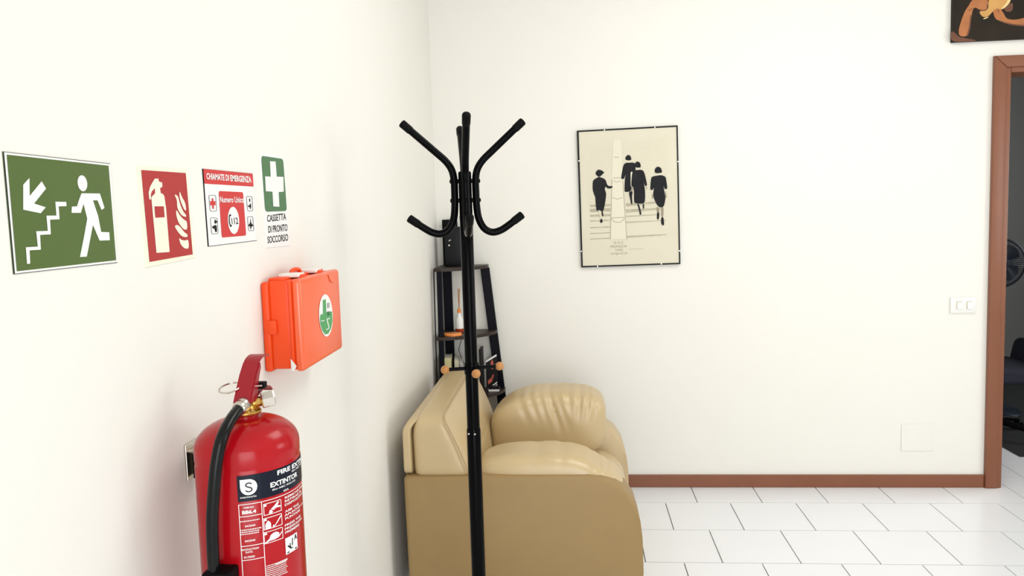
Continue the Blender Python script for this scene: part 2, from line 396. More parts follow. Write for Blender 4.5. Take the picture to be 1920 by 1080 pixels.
seam = [backc(.92, -.985, c) + Vector((0, -.002, 0)) for c in (-.9, -.6, -.3, 0, .3, .6, .82)] + [backc(.93, b, .965) + Vector((.0, 0, .003)) for b in (-.93, -.8, -.5, 0, .5, .9)]
bm = nb(); tube(bm, smooth_path(seam, 4), .0028, 8); obj('piping', bm, 'piping', bk, smooth=True)
for x in (AX + .06, .13):
    for y in (AY0 + .06, AY1 - .06):
        bm = nb(); lathe(bm, [(.022, 0), (.026, .004), (.026, .032)], (x, y, 0), n=16); obj('foot', bm, 'blackmat', chair)

# ================================================================== COAT RACK
RX, RY = -.302, 2.10
rack = thing('coat_rack', 'tall black metal coat rack with wooden knobs in front of the armchair', 'coat rack', (RX, RY, 0))
bm = nb(); lathe(bm, [(.0195, .12), (.0205, .125), (.0205, .775), (.0195, .78)], (RX, RY, 0), n=24); obj('lower_pole', bm, 'black', rack, smooth=True)
bm = nb(); lathe(bm, [(.0185, .775), (.0185, 1.515), (.0165, 1.519), (.004, 1.520), (0, 1.520)], (RX, RY, 0), n=24); obj('upper_pole', bm, 'black', rack, smooth=True)
for s in (-.012, .006):
    bm = nb(); lathe(bm, [(.0028, 0), (.0028, .0015), (.001, .0025), (0, .0025)], (RX + s, RY - math.sqrt(.0205 ** 2 - s * s) + .0005, .768), (s * 20, -1, 0), 10); obj('screw', bm, 'steel', rack, smooth=True)
path = [(.165, 1.652), (.125, 1.616), (.083, 1.578), (.052, 1.549), (.036, 1.524), (.0305, 1.495), (.030, 1.46), (.031, 1.42), (.036, 1.385), (.050, 1.358), (.072, 1.346), (.096, 1.350), (.120, 1.364), (.155, 1.389)]
TH = math.radians(11.5)
for k in range(4):
    an = k * math.pi / 2 + TH; d = Vector((math.cos(an), math.sin(an), 0)); base = Vector((RX, RY, 0))
    P = smooth_path([base + d * r + Vector((0, 0, z)) for r, z in path], 5)
    bm = nb(); tube(bm, P, .0104, 14); hk = obj('hook', bm, 'black', rack, smooth=True)
    for e, q in ((P[0], P[3]), (P[-1], P[-4])):
        ax = (e - q).normalized(); bm = nb()
        lathe(bm, [(.0106, -.026), (.0115, -.024), (.0118, .004), (.0105, .0075), (.006, .009), (0, .0095)], e, ax, 16); obj('end_cap', bm, 'blackmat', hk, smooth=True)
    for z in (1.492, 1.438):
        bm = nb(); lathe(bm, [(.0062, .012), (.0062, .034)], base + Vector((0, 0, z)), d, 12); obj('spacer', bm, 'black', hk, smooth=True)
        bm = nb(); lathe(bm, [(.0058, .038), (.0058, .042), (.003, .0435), (0, .0437)], base + Vector((0, 0, z)), d, 10); obj('bolt', bm, 'black', hk, smooth=True)
bm = nb(); lathe(bm, [(.0212, .940), (.0222, .943), (.0222, .970), (.0212, .973)], (RX + .001, RY, 0), n=24); obj('collar', bm, 'black', rack, smooth=True)
for k in range(4):
    an = k * math.pi / 2 + math.radians(15); d = Vector((math.cos(an), math.sin(an), 0)); b0 = Vector((RX + .003, RY, .957))
    bm = nb(); lathe(bm, [(.0052, .015), (.0052, .072)], b0, d, 12); pg = obj('peg', bm, 'black', rack, smooth=True)
    bm = nb(); pr_ = [(.0126 * math.sin(math.pi * i / 12), .079 - .0126 * math.cos(math.pi * i / 12)) for i in range(13)]
    pr_[0] = (0, pr_[0][1]); pr_[-1] = (0, pr_[-1][1]); lathe(bm, pr_, b0, d, 18); obj('knob', bm, 'beech', pg, smooth=True, label='round beech wood knob')
bm = nb(); lathe(bm, [(.030, .085), (.032, .09), (.032, .125), (.024, .132)], (RX, RY, 0), n=24); obj('base_hub', bm, 'black', rack, smooth=True)
for k in range(4):
    an = k * math.pi / 2 + math.pi / 4; d = Vector((math.cos(an), math.sin(an), 0)); b0 = Vector((RX, RY, 0))
    bm = nb(); tube(bm, smooth_path([b0 + d * r + Vector((0, 0, z)) for r, z in ((.025, .108), (.09, .105), (.16, .075), (.205, .03), (.225, .012))], 5), .0105, 12); lg = obj('leg', bm, 'black', rack, smooth=True)
    bm = nb(); lathe(bm, [(.014, 0), (.015, .003), (.015, .018), (.011, .022)], b0 + d * .226, n=14); obj('rubber_foot', bm, 'blackmat', lg, smooth=True)

# ================================================================== FIRE EXTINGUISHER
ER, EX, EY = .084, -.5533, 1.182
ext = thing('fire_extinguisher', 'red fire extinguisher with black hose hung on the left wall', 'fire extinguisher', (EX, EY, .62))
zs = on(1, EY, 465, 832).z; zd = 1.083
prof = [(0, .62), (.060, .62), (.076, .625), (ER, .640), (ER, zs - .024), (ER - .0008, zs - .0215), (ER - .0008, zs - .0185), (ER, zs - .016), (ER, zs)]
for i in range(1, 13):
    t = i / 12 * math.pi / 2; prof.append((.020 + (ER - .020) * math.cos(t), zs + (zd - .006 - zs) * math.sin(t)))
prof += [(.020, zd - .004), (.020, zd + .004), (0, zd + .004)]
bm = nb(); lathe(bm, prof, (EX, EY, 0), n=64); cyl = obj('cylinder', bm, 'red', ext, smooth=True)
bm = nb(); lathe(bm, [(.078, .60), (.086, .603), (.0865, .632), (.0845, .637)], (EX, EY, 0), n=48); obj('base_ring', bm, 'blackmat', ext, smooth=True)
# brass valve
bm = nb(); lathe(bm, [(.024, zd + .000), (.0255, zd + .002), (.0255, zd + .006), (.019, zd + .010), (.015, zd + .014), (.015, zd + .022), (.011, zd + .026)], (EX, EY, 0), n=24); valve = obj('valve', bm, 'brass', ext, smooth=True)
gd = Vector((.80, .42, .12)).normalized(); g0 = Vector((EX, EY, zd + .015))
bm = nb(); lathe(bm, [(.0085, .010), (.0085, .026), (.007, .028)], g0, gd, 16); obj('side_port', bm, 'brass', valve, smooth=True)
bm = nb(); lathe(bm, [(.0125, .026), (.0142, .028), (.0142, .046), (.0128, .048), (.010, .0485), (0, .0485)], g0, gd, 6); obj('hex_nut', bm, 'steel', valve, label='hexagonal nickel nut')
# hose
hp = [on(1, EY - .008, 463, 752)] + [on(1, EY - dy, *p) for dy, p in ((.03, (450, 765)), (.062, (433, 787)), (.094, (416, 822)), (.104, (406, 868)), (.107, (401, 920)), (.107, (398, 975)), (.105, (399, 1030)), (.103, (403, 1085)))]
hp.append(hp[-1] + Vector((.004, .0, -.06)))
bm = nb(); tube(bm, smooth_path(hp, 6), .0094, 16); hose = obj('hose', bm, 'hose', ext, smooth=True)
hd = (hp[1] - hp[0]).normalized()
bm = nb(); lathe(bm, [(.0095, .006), (.0115, .008), (.0119, .014), (.0110, .017), (.0119, .020), (.0119, .027), (.0105, .030)], hp[0], hd, 20); obj('hose_clamp', bm, 'steel', hose, smooth=True)
bm = nb(); lathe(bm, [(.008, -.006), (.008, .012)], hp[0], hd, 16); obj('hose_port', bm, 'brass', valve, smooth=True)
c0 = on(1, EY - .103, 402, 1078); bm = nb(); box(bm, (c0.x - .015, c0.y - .014, c0.z - .03), (c0.x + .03, EY - ER + .012, c0.z + .008), .004); obj('hose_clip', bm, 'blackmat', ext, smooth=True)
# levers: a wide strap rising away from the hose, and the carrying handle below it
def strap(name, pts, w, th, m, parent, xo=0):
    P = smooth_path([Vector((EX + xo, y, z)) for y, z in pts], 5); bm = nb(); L, Rr = [], []
    for i, p in enumerate(P):
        d = (P[min(i + 1, len(P) - 1)] - P[max(i - 1, 0)]).normalized(); n = Vector((1, 0, 0)).cross(d); wv = Vector((w / 2, 0, 0))
        L.append([bm.verts.new(p + s * wv + t * n * th / 2) for s, t in ((-1, -1), (1, -1), (1, 1), (-1, 1))])
    for A, B in zip(L, L[1:]):
        for k in range(4): bm.faces.new((A[k], A[(k + 1) % 4], B[(k + 1) % 4], B[k]))
    bm.faces.new(L[0][::-1]); bm.faces.new(L[-1]); return obj(name, bm, m, parent, smooth=True)
zl = zd + .030
lv = strap('squeeze_lever', [(EY - .020, zl - .006), (EY - .008, zl + .012), (EY + .010, zl + .036), (EY + .026, zl + .052), (EY + .040, zl + .058), (EY + .054, zl + .059), (EY + .066, zl + .056)], .027, .0028, 'redlever', ext, .004)
for s in (-1, 1):
    bm = nb(); x = EX + .004 + s * .0130
    prism(bm, [(x, EY - .020, zl - .007), (x, EY - .008, zl + .011), (x, EY + .010, zl + .035), (x, EY + .026, zl + .051), (x, EY + .027, zl + .043), (x, EY + .016, zl + .024), (x, EY + .010, zl + .006), (x, EY + .004, zl - .008)], (.0022 * s, 0, 0)); obj('lever_cheek', bm, 'redlever', lv)
strap('carry_handle', [(EY + .002, zl - .004), (EY + .022, zl + .002), (EY + .042, zl + .005), (EY + .060, zl + .002), (EY + .070, zl - .006)], .026, .0026, 'redlever', ext, .006)
b0 = Vector((EX + .014, EY + .020, zl + .015)); bm = nb(); box(bm, b0 + Vector((-.004, -.007, -.007)), b0 + Vector((.014, .009, .004)), .002); obj('safety_block', bm, 'blackmat', ext, smooth=True)
rc = on(1, EY - .004, 431, 727); bm = nb(); tube(bm, [rc + Vector((.0165 * math.cos(t), .020 * math.sin(t), .004 * math.sin(t))) for t in [2 * math.pi * i / 28 for i in range(29)]], .0016, 8); ring = obj('pull_ring', bm, 'steel', ext, smooth=True)
bm = nb(); tube(bm, [rc + Vector((.0165, 0, 0)), rc + Vector((.052, .008, .001))], .0015, 8); obj('pin', bm, 'steel', ring, smooth=True)
# wall bracket
wb = thing('wall_bracket', 'steel bracket plate holding the red fire extinguisher on the wall', 'bracket', (XL, 1.2, .95))
bp_ = on(0, XL, 352, 845); bm = nb(); box(bm, (XL, 1.206, bp_.z - .050), (XL + .004, 1.250, bp_.z + .014), .001); obj('back_plate', bm, 'steel', wb)
bm = nb(); box(bm, (XL + .004, 1.210, bp_.z - .001), (EX - ER + .004, 1.240, bp_.z + .003), .001); obj('top_arm', bm, 'steel', wb)
bm = nb(); box(bm, (XL + .010, 1.212, bp_.z - .048), (XL + .030, 1.240, bp_.z - .004), .002); obj('hanger_hook', bm, 'blackmat', wb)
# printed label wrapped round the cylinder
def cylp(p, o=.0005):
    d = ray(*p); a = d.x ** 2 + d.y ** 2; bx, by = CAM.x - EX, CAM.y - EY
    b = bx * d.x + by * d.y; c = bx * bx + by * by - ER * ER; D = b * b - a * c
    if D < 0: D = 0
    t = (-b - math.sqrt(D)) / a; q = CAM + d * t; an = math.atan2(q.y - EY, q.x - EX); return an, q.z
def wrap(an, z, o): return Vector((EX + (ER + o) * math.cos(an), EY + (ER + o) * math.sin(an), z))
z1 = zoomer(430, 860, 10.8); z2 = zoomer(430, 930, 7.2)
aL, zT = cylp((443.5, 893)); zBn = cylp((443.5, 942))[1]
U = lambda p, zf: ((cylp(zf(p))[0] - aL) * ER, cylp(zf(p))[1])              # label coordinates: arc length, height
def lab(o): return lambda uv: wrap(aL + uv[0] / ER, uv[1], o)
def band(u0, u1, za, zb, o, n=24):
    bm = nb()
    for i in range(n): flat(bm, [wrap(aL + lerp(u0, u1, (i + k) / n) / ER, z, o) for k, z in ((0, za), (1, za), (1, zb), (0, zb))])
    return bm
obj('label_header', band(0, .215, zBn, zT, .0005), 'navy', cyl, recalc=False)
bm = nb()
a0 = U((215, 432), z1); cxy = U((393, 573), z1); rx = abs(cxy[0] - U((218, 573), z1)[0]); rz = rx
for i in range(24):      # narrow upright slices so that the drop follows the curve of the cylinder
    xa, xb = -1 + i / 12, -1 + (i + 1) / 12; lo = lambda x: -math.sqrt(max(0, 1 - x * x)); up = lambda x: 1 if x < 0 else math.sqrt(max(0, 1 - x * x))
    q = [(xa, lo(xa)), (xb, lo(xb)), (xb, up(xb if xb > 0 else -1)), (xa, up(xa if i >= 12 else -1))]
    if i == 23: q = [(xa, lo(xa)), (xb, 0), (xa, up(xa))]
    flat(bm, [lab(.0009)((cxy[0] + rx * x, cxy[1] + rz * y)) for x, y in q])
bmesh.ops.remove_doubles(bm, verts=bm.verts, dist=1e-6); obj('brand_drop', bm, 'white', cyl)
bm = nb(); stroke(bm, [(v[0], v[1]) for v in smooth_path([(cxy[0] + rx * x, cxy[1] + rz * y, 0) for x, y in ((.34, .36), (.18, .50), (-.08, .52), (-.30, .40), (-.32, .20), (-.12, .04), (.14, -.06), (.34, -.22), (.32, -.44), (.08, -.56), (-.18, -.54), (-.38, -.38))], 4)], rx * .15, lab(.0013)); obj('brand_letter', bm, 'ink', cyl)
bm = nb()
def ltext(s, BL, BR, TL, zf, bold=.02, ref=None):
    """label text from pixels: height and width measured on the cylinder, baseline kept level"""
    p, q, r = U(BL, zf), U(BR, zf), U(TL, zf); bm = nb(); text_into(bm, s, p, (q[0], p[1]), (p[0], r[1]), lab(.0010), bold, ref); obj('label_lettering', bm, 'white', cyl)
ltext('smartworks', (222, 808), (550, 770), (222, 768), z1, .01)
ltext('FIRE EXTINGUISHER', (968, 335), (1225, 235), (965, 240), z1, .035, 'FIRE')
ltext('EXTINTOR', (830, 590), (1362, 350), (828, 485), z1, .035)
ltext('6kg ABC POLVO', (865, 660), (1325, 460), (862, 612), z1, .02)
ltext('43A', (1085, 672), (1195, 632), (1083, 632), z1, .02)
ltext('6kg ABC POWDER', (1255, 285), (1400, 170), (1253, 232), z1, .02, '6kg ABC')
ltext('ITEM NO.', (195, 172), (340, 152), (195, 148), z2)
ltext('BB6.4', (175, 248), (362, 222), (175, 198), z2, .04)
ltext('PRODUCTION', (158, 742), (398, 708), (158, 715), z2)
ltext('DATE:', (222, 772), (318, 758), (222, 747), z2)
ltext('01/2020', (200, 842), (345, 818), (200, 815), z2)
ltext('04/2020', (212, 420), (352, 400), (212, 395), z2)
ltext('04/2040', (212, 622), (352, 602), (212, 596), z2)
for i, s in enumerate(('REMOVE PIN', 'RETIRAR EL', 'DISPOSITIVO', None, 'AIM THE', 'APUNTAR LA', 'PUNTARE', None, 'PRESS THE', 'PRESIONAR', 'PREMERE')):
    if s:
        y = 40 + i * 49 - (i > 3) * 8 - (i > 7) * 8; ltext(s, (745, y), (930, y - 76), (745, y - 32), z2, .02, 'REMOVE' if len(s) > 7 else 'AIM THE')
bm = nb()
for za, zb, k in ((352, 330, 1), (470, 455, 3), (1000, 905, 0)):      # lines too fine to read
    for r in range(k):
        u0_, z0_ = U((150, za + r * 28), z2); u1_, _ = U((410, zb + r * 28), z2); u = u0_
        while u < u1_ - .001:
            w = random.uniform(.0012, .0035); flat(bm, [lab(.0010)(q) for q in ((u, z0_), (u + w, z0_), (u + w, z0_ + .0016), (u, z0_ + .0016))]); u += w + .0008
for r in range(9):
    u, z0_ = U((500 if r else 620, 925 + r * 26), z2); u1_ = u + (.034 if r else .022)
    while u < u1_:
        w = random.uniform(.001, .003); flat(bm, [lab(.0010)(q) for q in ((u, z0_), (u + w, z0_), (u + w, z0_ + .0013), (u, z0_ + .0013))]); u += w + .0006
o = obj('fine_print', bm, 'white', cyl); o['kind'] = 'stuff'
bm = nb(); uD = U((434, 200), z2)[0]; zTop = U((100, 125), z2)[1]; lw = .0011
def hl(u0, u1, z, k=6):
    for i in range(k): flat(bm, [lab(.0009)(q) for q in ((lerp(u0, u1, i / k), z), (lerp(u0, u1, (i + 1) / k), z), (lerp(u0, u1, (i + 1) / k), z + lw), (lerp(u0, u1, i / k), z + lw))])
def vl(u, za, zb): flat(bm, [lab(.0009)(q) for q in ((u, za), (u + lw, za), (u + lw, zb), (u, zb))])
hl(0, .215, zTop - .0004, 24); vl(0, .66, zTop); vl(uD, .66, zTop)
for yy in (290, 690, 880): hl(0, uD, U((110, yy), z2)[1])
pics = []
for a, b in (((455, 118), (690, 205)), ((458, 312), (690, 390)), ((460, 502), (690, 582))):
    pa = U(a, z2); pb = U((690, b[1]), z2); pl = U((458, a[1] + 152), z2); ua, ub = pa[0], U((690, 120), z2)[0]; zt, zb_ = pa[1], pl[1]
    hl(ua, ub, zt, 3); hl(ua, ub, zb_, 3); vl(ua, zb_, zt); vl(ub, zb_, zt); pics.append((ua, ub, zb_, zt))
obj('label_rules', bm, 'white', cyl)
bm = nb()
def icon(k, pts):
    ua, ub, zb_, zt = pics[k]; bm = nb(); flat(bm, [lab(.0010)((lerp(ua, ub, x), lerp(zb_, zt, y))) for x, y in pts]); obj('label_pictogram', bm, 'white', cyl)
for k in range(3): icon(k, [(.03, .80), (.03, .97), (.17, .97), (.17, .80)])
icon(0, [(.40, .45), (.62, .70), (.80, .95), (.92, .90), (.78, .62), (.98, .52), (.98, .40), (.70, .45), (.56, .30)]); icon(0, [(.28, .12), (.34, .40), (.42, .40), (.52, .18), (.40, .05)])
icon(1, [(.08, .05), (.08, .45), (.14, .62), (.24, .78), (.34, .62), (.38, .45), (.38, .05)]); icon(1, [(.46, .06), (.50, .26), (.60, .22), (.80, .62), (.96, .92), (.98, .80), (.78, .40), (.68, .25), (.56, .06)])
icon(2, [(.05, .12), (.28, .38), (.34, .66), (.48, .80), (.66, .84), (.82, .66), (.80, .42), (.98, .70), (.98, .58), (.80, .28), (.56, .18), (.28, .18), (.05, .02)])
bm = nb(); pa, pb = U((748, 575), z2), U((905, 510), z2); pc = U((750, 800), z2)
sq = lambda x, y: (lerp(pa[0], pb[0], x), lerp(pc[1], pa[1], y))
for i in range(3): flat(bm, [lab(.0010)(sq((i + dx) / 3, y)) for dx, y in ((0, 0), (1, 0), (1, 1), (0, 1))])
obj('class_square', bm, 'white', cyl)
bm = nb(); text_into(bm, 'A', sq(.70, .62), sq(.97, .62), sq(.70, .95), lab(.0014), .03)
flat(bm, [lab(.0014)(sq(*q)) for q in ((.12, .50), (.22, .52), (.45, .28), (.60, .30), (.52, .22), (.36, .24))]); flat(bm, [lab(.0014)(sq(*q)) for q in ((.30, .60), (.36, .62), (.40, .32), (.33, .34))]); flat(bm, [lab(.0014)(sq(*q)) for q in ((.52, .84), (.58, .84), (.56, .40), (.48, .40))])
flat(bm, [lab(.0014)(sq(*q)) for q in ((.10, .05), (.90, .05), (.90, .13), (.10, .13))]); obj('class_mark', bm, 'ink', cyl)

# ================================================================== SIGNS ON THE LEFT WALL
def sign_body(name, label, px, m, th=.002, cat='sign'):
    P = [LW(*p) for p in px]; c = Vector((XL, sum(p.y for p in P) / len(P), min(p.z for p in P)))
    t = thing(name, label, cat, c); bm = nb(); prism(bm, P, (th, 0, 0)); b = obj('board', bm, m, t); return t
def onwall(zf, o): return lambda p: LW(*zf(p), o)
# emergency exit
zs_ = zoomer(0, 260, 4)
ex = sign_body('exit_sign', 'green emergency exit sign with man running down stairs and arrow', [zs_(p) for p in ((14, 96), (820, 186), (876, 931), (97, 1018))], 'inkgreen', .0010)
def pp(parent, name, m, zf, o, *polys):
    for q in polys:
        bm = nb(); flat(bm, [LW(*zf(p), o) for p in (chaikin(q) if name in ('flames', 'pictogram') else q)]); r = obj(name, bm, m, parent)
    return r
pp(ex, 'border', 'white', zs_, .0020, [(19, 102), (816, 191), (871, 926), (101, 1012)])
pp(ex, 'green_field', 'sgreen', zs_, .0024, [(37, 120), (803, 203), (860, 912), (113, 995)])
pp(ex, 'arrow', 'white', zs_, .0028, [(158, 345), (205, 295), (207, 430), (297, 320), (330, 375), (240, 487), (328, 515), (290, 560), (158, 533)])
pp(ex, 'stairs', 'white', zs_, .0028, [(482, 475), (400, 473), (408, 577), (333, 578), (343, 692), (256, 695), (268, 810), (178, 815), (187, 940), (211, 937), (206, 838), (291, 833), (285, 722), (366, 718), (360, 608), (432, 605), (425, 508), (484, 507)])
hd_ = [(604 + 36 * math.cos(t) - 6 * math.sin(t) * -1, 335 + 60 * math.sin(t)) for t in [2 * math.pi * i / 28 for i in range(28)]]
pp(ex, 'running_man', 'white', zs_, .0028, hd_, [(597, 410), (735, 412), (752, 462), (770, 520), (748, 535), (717, 463), (683, 463), (722, 580), (745, 700), (806, 702), (810, 762), (733, 765), (683, 648), (637, 885), (585, 888), (615, 740), (640, 600), (612, 490), (592, 557), (522, 557), (524, 510), (563, 508), (578, 460)])
# fire extinguisher sign
fs = sign_body('fire_sign', 'red sign with white extinguisher and flames on a pale border', [zs_(p) for p in ((1018, 204), (1398, 231), (1452, 893), (1088, 966))], 'glow', .0016)
pp(fs, 'red_field', 'sred', zs_, .0020, [(1050, 235), (1385, 258), (1438, 868), (1113, 925)])
pp(fs, 'extinguisher_pictogram', 'glow', zs_, .0024, [(1150, 300), (1178, 300), (1180, 320), (1205, 330), (1208, 360), (1190, 372), (1195, 408), (1212, 416), (1222, 432), (1235, 520), (1262, 850), (1163, 857), (1126, 460), (1128, 435), (1153, 410), (1150, 372), (1128, 395), (1120, 420), (1124, 455), (1110, 457), (1104, 405), (1115, 360), (1135, 325)])
pp(fs, 'label_square', 'sred', zs_, .0028, [(1147, 508), (1217, 508), (1223, 590), (1153, 593)])
pp(fs, 'flames', 'glow', zs_, .0024, [(1338, 390), (1350, 430), (1382, 485), (1387, 545), (1370, 530), (1345, 470), (1335, 430)],
   [(1295, 415), (1325, 430), (1340, 490), (1365, 550), (1385, 570), (1387, 590), (1350, 575), (1318, 520), (1318, 460)],
   [(1312, 530), (1335, 570), (1365, 605), (1393, 620), (1395, 685), (1365, 680), (1328, 630), (1310, 570)],
   [(1297, 655), (1320, 645), (1345, 665), (1370, 700), (1398, 720), (1395, 740), (1355, 735), (1325, 700)],
   [(1330, 740), (1350, 760), (1380, 765), (1403, 755), (1408, 825), (1375, 825), (1345, 795)])
# emergency call notice
ze = zoomer(375, 310, 6.745)
em = sign_body('emergency_call_sign', 'white emergency call notice with red header and red 112 panel', [ze(p) for p in ((24, 42), (656, 104), (717, 952), (96, 1029))], 'g3', .0008)
pp(em, 'paper', 'white', ze, .0018, [(29, 47), (652, 109), (711, 946), (101, 1021)])
pp(em, 'header', 'sred2', ze, .0022, [(27, 45), (654, 107), (665, 270), (42, 232)])
pp(em, 'red_panel', 'sred2', ze, .0022, rounded([(222, 325), (532, 340), (572, 888), (262, 915)], .06))
pp(em, 'number_disc', 'white', ze, .0026, [(408 + 72 * math.cos(t) + 8 * math.sin(t), 697 + 172 * math.sin(t)) for t in [2 * math.pi * i / 30 for i in range(30)]])
bm = nb(); text_into(bm, 'CHIAMATE DI EMERGENZA', (68, 176), (637, 222), (62, 96), onwall(ze, .0026), .03); obj('lettering', bm, 'white', em)
bm = nb(); text_into(bm, 'Numero Unico', (238, 470), (541, 474), (233, 395), onwall(ze, .0026), .02); obj('lettering', bm, 'white', em)
bm = nb(); text_into(bm, '112', (388, 748), (468, 742), (378, 665), onwall(ze, .0030), .01)
stroke(bm, [(362, 622), (352, 660), (355, 730), (374, 778)], 12, onwall(ze, .0030)); stroke(bm, [(358, 622), (372, 640)], 18, onwall(ze, .0030)); stroke(bm, [(364, 772), (382, 758)], 18, onwall(ze, .0030)); obj('emergency_number', bm, 'ink', em)
frames = [[(97, 378), (185, 380), (198, 580), (115, 580)], [(117, 665), (205, 668), (217, 865), (135, 868)], [(573, 393), (645, 395), (657, 577), (590, 577)], [(587, 650), (655, 650), (670, 825), (603, 828)]]
for q in frames: bm = nb(); outline(bm, rounded(q, .12, 3), 5, onwall(ze, .0022)); obj('icon_frame', bm, 'ink', em)
pp(em, 'red_cross', 'sred2', ze, .0022, [(133, 418), (155, 418), (157, 452), (181, 455), (183, 505), (160, 507), (163, 550), (142, 550), (139, 508), (116, 505), (114, 453), (136, 453)])
pp(em, 'pictogram', 'ink', ze, .0022, [(172, 690), (182, 685), (192, 705), (207, 700), (200, 725), (180, 742), (166, 722)], [(135, 775), (160, 765), (175, 755), (198, 757), (203, 845), (178, 845), (172, 805), (150, 800)],
   [(608, 420), (620, 418), (626, 445), (620, 470), (610, 455)], [(590, 505), (612, 510), (625, 480), (634, 485), (636, 552), (614, 553), (626, 535), (604, 530)],
   [(625, 675), (631, 675), (634, 730), (660, 755), (660, 772), (640, 770), (634, 808), (626, 808), (620, 770), (598, 768), (602, 752), (622, 730)])
# first aid sign
zc = zoomer(360, 270, 4.697)
fa = sign_body('first_aid_sign', 'green first aid sign with white cross and three lines of text', [zc(p) for p in ((598, 78), (803, 112), (857, 896), (650, 914))], 'white', .0014)
pp(fa, 'green_panel', 'sgreen2', zc, .0018, rounded([(602, 103), (797, 132), (830, 590), (638, 597)], .09))
pp(fa, 'white_cross', 'white', zc, .0022, [(678, 152), (728, 155), (738, 288), (797, 290), (800, 420), (755, 424), (762, 553), (708, 550), (700, 420), (642, 416), (635, 285), (685, 288)])
for s, a, b, c in (('CASSETTA', (656, 687), (823, 669), (654, 626)), ('DI PRONTO', (667, 784), (836, 766), (664, 722)), ('SOCCORSO', (660, 876), (842, 852), (657, 815))): bm = nb(); text_into(bm, s, a, b, c, onwall(zc, .0018), .015); obj('lettering', bm, 'ink', fa)

# ================================================================== FIRST AID CASE
BX = [XL, XL + .026, XL + .045, XL + .066]; KY0, KY1 = 1.559, 1.832
kit = thing('first_aid_case', 'orange plastic first aid case mounted on the wall above the extinguisher', 'first aid kit', (XL, (KY0 + KY1) / 2, 1.06))
zt_, zb_ = 1.270, 1.074
bm = nb(); box(bm, (XL, KY0 - .004, zb_ - .003), (XL + .018, KY1 + .004, zt_ - .002), .006, 3); obj('rear_tray', bm, 'orange', kit, smooth=True)
bm = nb(); box(bm, (XL + .016, KY0, zb_ + .002), (XL + .062, KY1, zt_), .006, 3); obj('body', bm, 'orange', kit, smooth=True)
bm = nb(); box(bm, (XL + .060, KY0 - .003, zb_), (XL + .068, KY1 + .003, zt_ + .001), .003, 2); obj('rim', bm, 'orange', kit, smooth=True)
bm = nb(); box(bm, (XL + .066, KY0, zb_ - .004), (XL + .088, KY1, zt_ + .003), .009, 4); lid = obj('lid', bm, 'orangelid', kit, smooth=True)
bm = nb(); c = on(1, KY0, 513, 612); box(bm, (XL + .012, KY0 - .007, c.z - .017), (XL + .032, KY0 + .004, c.z + .014), .002); obj('side_catch', bm, 'orange', kit, smooth=True)
bm = nb(); box(bm, (XL + .012, KY0 + .01, zt_ - .002), (XL + .05, KY1 - .01, zt_ + .006), .003); obj('handle_recess', bm, 'orange', kit, smooth=True)
for y in (KY0 + .040, KY0 + .155):
    bm = nb(); box(bm, (XL + .024, y, zt_ + .003), (XL + .070, y + .042, zt_ + .012), .003, 2); lt = obj('latch', bm, 'whitepl', kit, smooth=True, label='white plastic latch')
    bm = nb(); box(bm, (XL + .062, y + .008, zt_ - .002), (XL + .076, y + .034, zt_ + .009), .003, 2); obj('latch_hook', bm, 'orange', lt, smooth=True)
bm = nb(); tube(bm, smooth_path([(XL + .034, KY0 + .09, zt_ + .004), (XL + .034, KY0 + .095, zt_ + .013), (XL + .034, KY0 + .115, zt_ + .016), (XL + .034, KY0 + .14, zt_ + .013), (XL + .034, KY0 + .145, zt_ + .004)], 4), .005, 10); obj('carry_handle', bm, 'orange', kit, smooth=True)
bm = nb(); x = XL + .0885; prism(bm, [(x, KY1 - .09, zt_ - .004), (x, KY1 - .02, zt_ - .004), (x, KY1 - .03, zt_ - .022), (x, KY1 - .055, zt_ - .027), (x, KY1 - .075, zt_ - .022)], (.0012, 0, 0), .0005, 1); obj('thumb_recess', bm, 'orangelid', lid)
bm = nb(); prism(bm, [(XL + .060, KY0 - .0035, zb_ + .026), (XL + .072, KY0 - .0035, zb_ + .010), (XL + .066, KY0 - .0035, zb_ - .002), (XL + .060, KY0 - .0035, zb_ + .002)], (0, -.0015, 0)); obj('chipped_corner', bm, 'whitepl', kit)
fx = XL + .0886; zk = zoomer(320, 480, 3.178)
def onlid(o): return lambda p: (lambda q: Vector((fx + o, q.y, q.z)))(on(0, fx, *zk(p)))
bm = nb(); flat(bm, [onlid(.0004)((924 + 41 * math.cos(t) + 4 * math.sin(t), 354 + 126 * math.sin(t))) for t in [2 * math.pi * i / 30 for i in range(30)]]); obj('sticker', bm, 'white', lid)
bm = nb(); flat(bm, [onlid(.0008)(p) for p in ((905, 262), (923, 258), (926, 335), (960, 330), (963, 385), (955, 430), (938, 462), (920, 468), (902, 445), (890, 405), (888, 368), (893, 345), (906, 342))]); obj('sticker_cross', bm, 'stickgreen', lid)
bm = nb(); stroke(bm, [(946, 372), (928, 376), (942, 430), (924, 440)], 5, onlid(.0012)); stroke(bm, [(894, 388), (912, 384)], 5, onlid(.0012)); stroke(bm, [(905, 345), (890, 345)], 4, onlid(.0012)); obj('sticker_lines', bm, 'white', lid)
bm = nb(); text_into(bm, '81', (932, 312), (946, 308), (931, 280), onlid(.0008), .0); text_into(bm, '81', (932, 358), (947, 354), (931, 330), onlid(.0010), .0); obj('sticker_number', bm, 'ink', lid)

